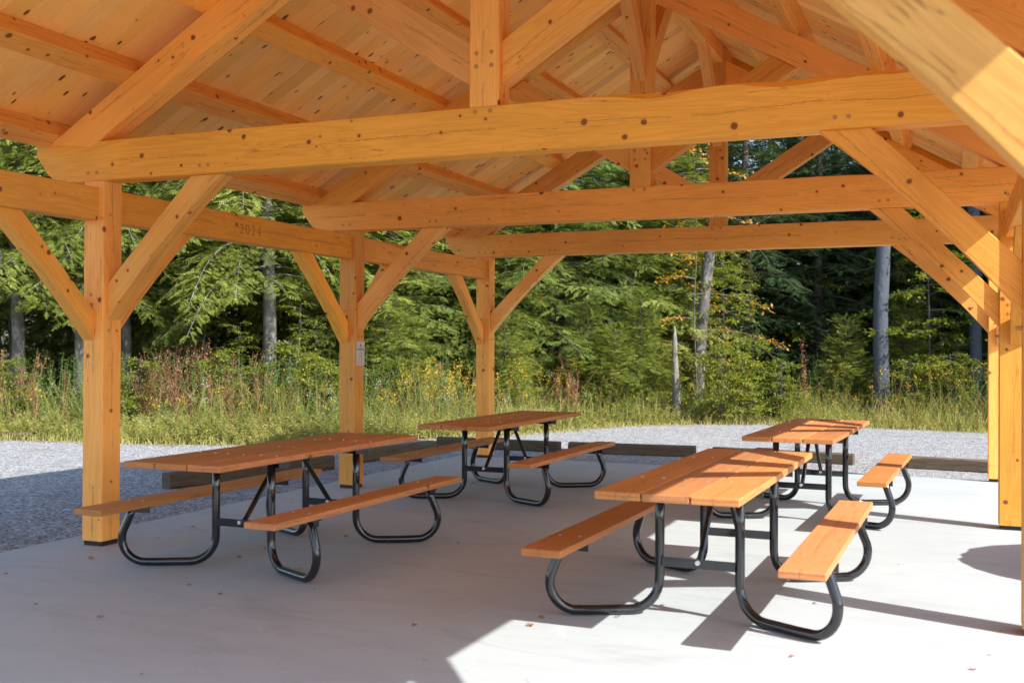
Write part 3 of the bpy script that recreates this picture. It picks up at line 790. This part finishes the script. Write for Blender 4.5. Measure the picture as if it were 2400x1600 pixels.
# --- bare trunks that read on their own
def trunk(name, p, h, r0, r1, mat, lab, lean=(0, 0), stubs=10, seed=0, cat='tree', broken=False):
    rg = random.Random(seed); root = empty(name, (p[0], p[1], -.06))
    n = 26; path = [(lean[0] * z + .02 * math.sin(z * 1.7 + seed), lean[1] * z + .02 * math.cos(z * 1.3), z) for z in [h * i / n - .1 for i in range(n + 1)]]
    rad = [(r0 + (r1 - r0) * i / n) * (1 + .35 * math.exp(-i * 1.2)) * rg.uniform(.97, 1.03) for i in range(n + 1)]
    if broken: rad[-1] *= .15; rad[-2] *= .5; rad[-3] *= .75
    bm = bmesh.new(); tube_mesh(bm, path, rad, 14)
    if stubs:
        for i in range(stubs):
            z = rg.uniform(.8, h); a = rg.uniform(0, 6.28); L = rg.uniform(.3, 1.3)
            b0 = Vector((lean[0] * z, lean[1] * z, z)); pts = [b0]
            for j in range(5): b0 = b0 + Vector((math.cos(a) + rg.uniform(-.3, .3), math.sin(a) + rg.uniform(-.3, .3), rg.uniform(-.35, .15))) * L / 5; pts.append(b0)
            tube_mesh(bm, pts, [.012, .010, .008, .006, .004, .002], 4, False)
            for j in range(2):
                c0 = pts[2 + j]; e = [c0 + Vector((rg.uniform(-.3, .3), rg.uniform(-.3, .3), rg.uniform(-.25, .1))) * s for s in (0, .5, 1)]
                tube_mesh(bm, e, [.005, .003, .001], 3, False)
    bm_obj('trunk', bm, mat, root, smooth=True)
    tag(root, lab, cat); return root
trunk('bare_tree', at(2063, 22.6), 12, .165, .11, M['barkblue'], 'straight smooth blue grey tree trunk at right, bare to the tie beam', (.012, 0), 4, 1)
trunk('bare_tree', at(2292, 23.0), 12, .13, .10, M['barkblue'], 'dark mottled trunk beside the far right post', (-.02, 0), 8, 2)
put(hemB, at(1130, 23.5), .95, None, 'fir like hemlock filling the gap right behind the far left post', 'tree', GF)
put(hemA, at(190, 21.2), 1.0, 5.0, 'hemlock with a dark bare trunk between the left edge and the nearest left post', 'tree', GF)
put(hemB, at(830, 24.5), 1.0, None, 'hemlock directly behind the middle left post', 'tree', GF)
put(hemB, at(1570, 24.6), 1.05, None, 'green hemlock behind the broken stump', 'tree', GF)
trunk('bare_tree', at(742, 23.0), 4.4, .15, .13, M['barkgrey'], 'mottled thick trunk half hidden behind the brace of the middle left post', (0, 0), 10, 5)
trunk('bare_tree', at(296, 22.0), 3.6, .11, .09, M['barkgrey'], 'pale trunk just right of the nearest left post', (0, 0), 10, 6)
trunk('bare_tree', at(1627, 23.0), 9, .14, .09, M['barkgrey'], 'grey trunk leaning right behind the orange leaves', (.085, .03), 12, 7)
trunk('broken_stump', at(1584, 22.0), 2.05, .105, .035, M['deadwood'], 'broken pale grey dead stump left of the leaning trunk', (.0, .0), 0, 8, 'stump', True)
trunk('bare_tree', at(1850, 30), 11, .13, .10, M['barkgrey'], 'pale trunk deep in the wood above the middle tie beam', (0, 0), 4, 9)
for i, (px, d) in enumerate(((30, 24), (100, 27), (400, 26), (440, 22.5), (530, 27), (560, 29), (690, 26), (1030, 27), (2140, 27), (2200, 28), (1700, 28), (1960, 29), (2330, 30))):
    o = trunk('bare_sapling', at(px, d), 8, .045, .02, M['twig'], 'thin bare sapling stem inside the wood', (random.uniform(-.03, .03), 0), 12, 20 + i)
    o['group'] = 'thin bare stems inside the wood'
# --- understory
put(autT, at(1630, 22.4), 1.0, 1.0, 'sapling with orange and yellow autumn leaves before the leaning trunk', 'tree')
put(autT, at(1560, 25.5), 1.15, 3.0, 'taller orange leaved sapling seen between the tie beams', 'tree')
put(sapG, at(1700, 23.4), .75, None, 'green leaved sapling right of the orange one', 'tree')
put(sapG, at(1790, 27), 1.5, None, 'tall leafy broadleaf tree seen in the gap under the middle truss', 'tree')
put(sapG, at(2180, 23), 1.0, None, 'leafy sapling in shade near the right posts', 'tree')
put(sapY, at(560, 20.2), .52, None, 'low yellow green sapling by the pale trunk', 'tree')
put(sapY, at(700, 20.1), .62, 2.0, 'yellowing sapling just left of the middle left post', 'tree')
put(sapY, at(740, 20.6), .5, None, 'small yellow leaved sapling behind the middle left post', 'tree')
put(sapY, at(480, 21.5), .7, None, 'yellow green sapling behind the dried red weeds', 'tree')
put(sapY, at(895, 20.6), .45, None, 'low leafy sapling right of the middle left post', 'tree')
smallfir = make_tree('fir_sapling', conifer(83, 2.6, .95, .1, FT, .13, 5, .13, r0=.03, droop=.05, gap=.075, up0=.35), M['hemlock'], M['bark'])
GY = 'young firs at the foot of the trees'
for px, d, s_ in ((905, 20.8, .9), (960, 21.2, .75), (880, 21.6, 1.1), (1500, 22.3, .95), (1440, 21.8, .7), (1190, 21.2, .8), (1380, 22.2, .9), (420, 21.4, .8), (1980, 23.2, .8), (2120, 23.4, .9)):
    put(smallfir, at(px, d), s_, None, 'young bright green fir at the foot of the trees', 'tree', GY)
GS = 'leafy shrubs at the foot of the trees'
for i, (px, d, s_) in enumerate(((30, 18.6, .8), (250, 19.0, .7), (330, 19.2, .8), (520, 19.4, .9), (590, 19.6, .7), (680, 19.5, 1.0), (760, 19.6, .8), (850, 20, .7), (930, 20.3, .8), (1690, 21.2, 1.0), (1740, 21.4, .9), (1830, 21.6, .8), (2130, 21.8, .8), (2230, 21.6, .9))):
    put(bush, at(px, d), s_, None, 'low leafy shrub at the foot of the trees', 'shrub', GS)

# ------------------------------------------------------------------ meadow strip
def edge_y(x):
    for (a, b) in zip(EDGE, EDGE[1:]):
        if a[0] <= x <= b[0]: return a[1] + (b[1] - a[1]) * (x - a[0]) / (b[0] - a[0])
    return 10
def edge_frame(n, dmin, dmax, pw=1.0, xr=(-11.5, 8.5)):
    """random points a distance behind the gravel edge, roughly normal to it"""
    seg = [(Vector(a), Vector(b)) for a, b in zip(EDGE, EDGE[1:]) if b[0] > xr[0] and a[0] < xr[1]]
    L = np.array([(b - a).length for a, b in seg]); cum = np.cumsum(L)
    out = []
    for _ in range(n):
        s = random.random() * cum[-1]; i = int(np.searchsorted(cum, s)); a, b = seg[i]; t_ = 1 - (cum[i] - s) / L[i]
        p = a + (b - a) * t_; d = (b - a).normalized(); nn = Vector((-d.y, d.x))
        p = p + nn * (dmin + (dmax - dmin) * random.random() ** pw); out.append((p.x, p.y))
    return np.array(out)
def blades(P, hmin, hmax, w0, rg, bend=.5):
    n = len(P); h = rg.uniform(hmin, hmax, n); az = rg.uniform(0, 2 * np.pi, n); bd = h * rg.uniform(.05, bend, n)
    a = np.stack([np.cos(az), np.sin(az)], 1); faz = rg.uniform(0, 2 * np.pi, n); s = np.stack([np.cos(faz), np.sin(faz)], 1) * (w0 * rg.uniform(.5, 1.4, n))[:, None]
    def lvl(f, wd):
        c = P + a * (bd * f * f)[:, None]; z = (-.06 + h * f * (1 - .1 * f))[:, None]
        return np.concatenate([c - s * wd, z], 1), np.concatenate([c + s * wd, z], 1)
    l0 = lvl(0, 1); l1 = lvl(.5, .8); l2 = lvl(1, .12)
    V = np.stack([l0[0], l0[1], l1[1], l1[0], l1[0], l1[1], l2[1], l2[0]], 1).reshape(-1, 3)
    return V
rg = np.random.default_rng(3)
# density/height vary in patches
def patch(P, f=.9, ph=0): return (np.sin(P[:, 0] * f * 1.7 + ph) * np.cos(P[:, 1] * f * 1.3 + ph * 2) + np.sin(P[:, 0] * f * .6 + 2 + ph)) * .5
P1 = edge_frame(30000, .0, 4.4, .9); far = np.array([(p_[1] - edge_y(p_[0])) for p_ in P1]); V = blades(P1, .06, .30, .0045, rg, 1.0)
me = np_mesh('meadow_grass', V, quads(V), 4); o = link('meadow_grass', me, M['grass']); tag(o, kind='stuff')
P2 = edge_frame(4200, .3, 3.2, 1, (-2, 8)); P2 = P2[patch(P2, 1.6, 1.) > -.15]; V = blades(P2, .35, .80, .0035, rg, .55)
P2b = edge_frame(350, .8, 3.6, 1, (-11, -1)); P2b = P2b[patch(P2b, 1.9, 1.) > .15]; V = np.concatenate([V, blades(P2b, .35, .75, .004, rg, .7)])
me = np_mesh('tall_dry_grass', V, quads(V), 4); o = link('tall_grass', me, M['grass']); tag(o, kind='stuff')
P3 = edge_frame(5200, -.28, .15); V = blades(P3, .03, .16, .006, rg, .9)
me = np_mesh('edge_grass', V, quads(V), 4); o = link('edge_grass', me, M['grass']); tag(o, kind='stuff')
# weeds at the slab edge on the left
P4 = np.stack([rg.uniform(-.62, -.40, 900), rg.uniform(-1.5, 6.8, 900)], 1); P4 = P4[(np.sin(P4[:, 1] * 2.1) + rg.normal(0, .5, len(P4))) > .5]
V = blades(P4, .01, .055, .004, rg, 1.2); me = np_mesh('slab_weeds', V, quads(V), 4); o = link('slab_edge_weeds', me, M['grass']); tag(o, kind='stuff')

def herbs(P, hmin, hmax, leaf, per, rg, lean=.12, narrow=.22, top=None, ntop=0, tsize=.03, z0f=.15):
    """upright leafy stems: returns stem V, leaf V, bloom V"""
    T = np.array([[[0, 0, 0], [.4, -narrow, .03], [1, 0, -.10], [.4, narrow, .03]]], float)
    sv, lp, lf, lu, lz, bp, bf, bu, bz = [], [], [], [], [], [], [], [], []
    for x, y in P:
        h = rg.uniform(hmin, hmax); ln = rg.normal(0, lean, 2)
        pt = lambda f: np.array([x + ln[0] * h * f * f, y + ln[1] * h * f * f, -.06 + h * f])
        for a, b in ((0, .5), (.5, 1)):
            p0, p1 = pt(a), pt(b); r = .0035
            sv += [[p0 + [-r, 0, 0], p0 + [r, 0, 0], p1 + [r * .8, 0, 0], p1 + [-r * .8, 0, 0]], [p0 + [0, -r, 0], p0 + [0, r, 0], p1 + [0, r * .8, 0], p1 + [0, -r * .8, 0]]]
        for i in range(per):
            f = z0f + (1 - z0f) * i / per; az = i * 2.4 + rg.uniform(-.3, .3)
            lp.append(pt(f)); lf.append([math.cos(az), math.sin(az), rg.uniform(-.1, .5)]); lu.append([0, 0, 1]); lz.append(leaf * rg.uniform(.6, 1.2) * (1.1 - .5 * f))
        for i in range(ntop):
            f = 1 - .22 * rg.random(); az = rg.uniform(0, 6.28); rr_ = rg.uniform(0, .075)
            bp.append(pt(f) + [math.cos(az) * rr_, math.sin(az) * rr_, rg.uniform(-.01, .03)]); bf.append(rg.normal(0, 1, 3)); bu.append(rg.normal(0, 1, 3)); bz.append(tsize * rg.uniform(.6, 1.4))
    A = lambda q_: np.array(q_, float)
    S_ = A(sv).reshape(-1, 3); Lf = place(T, A(lp), A(lf), A(lu), A(lz))
    Bl = place(LEAF, A(bp), A(bf), A(bu), A(bz)) if ntop else None
    return S_, Lf, Bl
def herb_obj(name, P, mats, **kw):
    S_, Lf, Bl = herbs(P, rg=rg, **kw)
    V = np.concatenate([S_, Lf] + ([Bl] if Bl is not None else []))
    me = np_mesh(name, V, quads(V), 4)
    for m_ in mats: me.materials.append(m_)
    if Bl is not None:
        mi = np.zeros(len(me.polygons), np.int32); mi[-len(Bl) // 4:] = 1; me.polygons.foreach_set('material_index', mi)
    o = bpy.data.objects.new(name, me); col.objects.link(o); tag(o, kind='stuff'); return o
Pg = edge_frame(1900, .8, 3.8, .8); herb_obj('leafy_weeds', Pg[patch(Pg, 1.2, .3) > -.25], [M['herb']], hmin=.25, hmax=.75, leaf=.085, per=26, lean=.25)
Pg = edge_frame(6200, .0, 3.6, .8, (-11, .5)); herb_obj('low_weeds', Pg, [M['weed']], hmin=.10, hmax=.42, leaf=.085, per=18, lean=.5, narrow=.3)
Pg = edge_frame(3200, .0, 3.4, .8, (.5, 8)); herb_obj('low_weeds', Pg, [M['weed']], hmin=.10, hmax=.40, leaf=.07, per=16, lean=.5, narrow=.26)
Pg = edge_frame(260, 2.6, 4.2, .8); herb_obj('tall_weeds', Pg[patch(Pg, 1.5, 2.2) > -.1], [M['herb']], hmin=.8, hmax=1.5, leaf=.12, per=38, lean=.1)
Pg = edge_frame(2300, .5, 3.8, .8); herb_obj('pale_weeds', Pg[patch(Pg, 1.9, 4.) > -.25], [M['weed']], hmin=.35, hmax=.95, leaf=.055, per=36, lean=.3, narrow=.16)
Pg = edge_frame(520, .6, 3.4, .8); herb_obj('brown_weeds', Pg, [M['rust']], hmin=.4, hmax=1.1, leaf=.05, per=30, lean=.25, narrow=.2)
Pg = edge_frame(700, 1.8, 4.0, .8); herb_obj('tall_weeds', Pg, [M['herb']], hmin=.9, hmax=1.45, leaf=.11, per=34, lean=.1)
Pg = edge_frame(420, 1.2, 3.4, .8, (-1.5, 8)); herb_obj('goldenrod', Pg[patch(Pg, 1.3, .5) > -.35], [M['herb'], M['gold']], hmin=.65, hmax=1.3, leaf=.085, per=30, ntop=34, tsize=.026)
Pg = edge_frame(120, 1.0, 2.6, .8, (-9, 0)); herb_obj('goldenrod', Pg[:55], [M['herb'], M['gold']], hmin=.45, hmax=.85, leaf=.085, per=26, ntop=26, tsize=.026)
Pg = edge_frame(520, .3, 2.4, 1, (-.5, 8)); herb_obj('yellow_wildflowers', Pg, [M['herb'], M['gold']], hmin=.3, hmax=.65, leaf=.05, per=12, ntop=7, tsize=.024)
Pg = edge_frame(150, 1.0, 3.0, 1, (-9, 1)); herb_obj('white_asters', Pg[patch(Pg, 1.6, 2) > -.1], [M['herb'], M['aster']], hmin=.5, hmax=1.05, leaf=.06, per=16, ntop=20, tsize=.018, lean=.2)

# reddish dried docks, each its own plant
def seed_plant(seed, h, nb, mat, n=46, size=.022, spread=.35):
    rg_ = np.random.default_rng(seed); tb = bmesh.new(); P, F, U, Z = [], [], [], []
    for b in range(nb):
        az = rg_.uniform(0, 6.28); L = h * rg_.uniform(.55, 1.05); sp = spread * rg_.uniform(.2, 1)
        pts = [np.array([math.cos(az) * sp * s ** 1.4, math.sin(az) * sp * s ** 1.4, L * s * (1 - .10 * s)]) for s in np.linspace(0, 1, 6)]
        tube_mesh(tb, [tuple(p_) for p_ in pts], [.006, .005, .005, .004, .003, .002], 4, False)
        for k_ in range(n):
            s = rg_.uniform(.35, 1); i = min(4, int(s * 5)); c0 = pts[i] + (pts[i + 1] - pts[i]) * (s * 5 - i)
            P.append(c0 + rg_.normal(0, .028, 3)); F.append(rg_.normal(0, 1, 3)); U.append(rg_.normal(0, 1, 3)); Z.append(size * rg_.uniform(.6, 1.6))
    V = place(LEAF, *map(np.array, (P, F, U, Z))); cm = np_mesh('seed_heads', V, quads(V), 4); cm.materials.append(mat)
    tm = bpy.data.meshes.new('stems'); tb.to_mesh(tm); tb.free(); tm.materials.append(M['rust'])
    root = empty('dock_plant')
    for n_, m_ in (('seed_heads', cm), ('stems', tm)):
        o = bpy.data.objects.new(n_, m_); col.objects.link(o); o.parent = root
    return root
dock = seed_plant(71, 1.15, 9, M['rust'])
GD = 'dried reddish dock plants among the weeds'
for px, d, s_, ps in ((335, 19.0, .95, ''), (372, 18.9, 1.05, ''), (410, 19.2, 1.2, ''), (445, 19.3, .9, ''), (482, 18.7, .85, ''), (512, 18.6, .95, ''), (540, 19.0, .8, ''), (25, 18.6, 1.0, ''), (55, 18.8, .9, ''), (85, 18.5, .7, ''),
                    (600, 19.2, .9, ''), (1000, 20.4, .8, ''), (1060, 20.6, .7, ''), (1320, 21.4, .95, ''), (1350, 21.2, .9, ''), (395, 20.0, 1.4, ''), (425, 19.7, 1.3, ''), (360, 19.8, 1.35, ''), (465, 20.0, 1.5, ''), (500, 19.8, 1.35, ''), (10, 19.5, 1.3, ''), (70, 19.6, 1.25, ''), (575, 19.8, 1.3, ''), (615, 18.9, 1.0, ''), (1035, 21.0, 1.1, ''), (1340, 21.9, 1.3, ''), (960, 20.6, 1.0, '')):
    put(dock, at(px, d), s_, None, 'dried reddish brown dock plant standing in the weeds', 'plant', GD)
mul = seed_plant(73, 1.5, 3, M['rust'], 130, .026, .05)
put(mul, at(1885, 22.3), 1.2, None, 'single tall brown seed stalk left of the blue grey trunk', 'plant')
# round soft green plant
soft = seed_plant(79, .6, 16, M['herb'], 60, .03, .35)
put(soft, at(770, 18.7), 1.0, None, 'rounded soft green plant at the gravel edge left of the middle left post', 'plant')

# invented form, out of view, added to cast the rounded shadow by the slab
bm = bmesh.new(); bmesh.ops.create_icosphere(bm, subdivisions=4, radius=1)
from mathutils import noise as mn
for v_ in bm.verts:
    d_ = v_.co.normalized(); k_ = 1 + .22 * mn.noise(d_ * 1.6 + Vector((3, 1, 2))) + .05 * mn.noise(d_ * 6)
    v_.co = Vector((d_.x * .62 * k_, d_.y * .80 * k_, max(-.1, d_.z * .78 * k_ + .42)))
M['caster'] = bark('caster_grey', (.13, .12, .11), (.28, .27, .25), (.36, .35, .33), vs=(3, 3, 3))
o = bm_obj('shadow_caster', bm, M['caster'], None, Matrix.Translation((7.36, 1.75, .06)), True); tag(o, 'unseen rounded form added to cast a shadow near the right posts', 'shadow_caster')

# ------------------------------------------------------------------ fallen leaves
def leaf_mesh(seed, s=.03):
    rr = random.Random(seed); bm = bmesh.new(); n = 11
    c_ = bm.verts.new((0, 0, .006)); ring = []
    for i in range(n):
        a = 2 * math.pi * i / n; r_ = s * (1.0 if i % 2 else .55) * rr.uniform(.8, 1.15)
        ring.append(bm.verts.new((math.cos(a) * r_, math.sin(a) * r_ * .75, rr.uniform(0, .012))))
    for i in range(n): bm.faces.new([c_, ring[i], ring[(i + 1) % n]])
    me = bpy.data.meshes.new('fallen_leaf'); bm.to_mesh(me); bm.free(); me.materials.append(M['deadleaf']); return me
LM = [leaf_mesh(i, .028) for i in range(4)]
floor_px = [(235, 1446), (359, 1400), (83, 1416), (333, 1580), (212, 1309), (443, 1372), (516, 1393), (736, 1380), (700, 1335), (620, 1285), (398, 1262), (452, 1235), (370, 1262), (811, 1257), (905, 1202), (1010, 1174),
            (900, 1270), (1065, 1237), (1073, 1273), (970, 1465), (1268, 1448), (1242, 1466), (1485, 1322), (1689, 1323), (1448, 1446), (1553, 1418), (1910, 1414), (1828, 1382), (2107, 1323), (2105, 1613), (2280, 1569), (2345, 1482), (2319, 1536), (1856, 1539), (686, 1178), (640, 1222),
            (62, 1212), (1115, 1090), (1460, 1060), (14, 1345), (560, 1306), (1108, 1133), (1030, 1105)]
def floor_at(px, py, z=0.0):
    d = fw + r2 * ((px - 1200) / FPX) - u2 * ((py - 800) / FPX); t_ = (z - CAM.z) / d.z; return CAM + d * t_
rr = random.Random(9)
for i, (px, py) in enumerate(floor_px):
    p = floor_at(px, py); off = p.x < -.4 or py > 1599
    if off: p = floor_at(px, min(py, 1595), -.05)
    o = bpy.data.objects.new('fallen_leaf', LM[i % 4]); col.objects.link(o)
    o.location = (p.x, p.y, p.z + .003); o.rotation_euler = (rr.uniform(-.2, .2), rr.uniform(-.2, .2), rr.uniform(0, 6.28)); s_ = rr.uniform(.35, .95); o.scale = (s_, s_, s_)
    tag(o, 'small dry brown leaf lying on the pavilion floor', 'leaf', 'dry leaves on the floor')
# leaf litter along the gravel edge and on the gravel: uncountable
P5 = np.concatenate([edge_frame(1300, -.55, .1, .7), np.stack([rg.uniform(-9, 6, 260), rg.uniform(-2, 14, 260)], 1)])
P5 = P5[[(p_[0] < -.5 or p_[1] > 7) and p_[1] < edge_y(p_[0]) + .3 for p_ in P5]]
n5 = len(P5); pos = np.concatenate([P5, np.full((n5, 1), -.045)], 1)
V = place(LEAF, pos, np.concatenate([rg.normal(0, 1, (n5, 2)), rg.normal(0, .15, (n5, 1))], 1), np.concatenate([rg.normal(0, .2, (n5, 2)), np.ones((n5, 1))], 1), rg.uniform(.02, .06, n5))
me = np_mesh('leaf_litter', V, quads(V), 4); o = link('leaf_litter', me, M['deadleaf']); tag(o, kind='stuff')
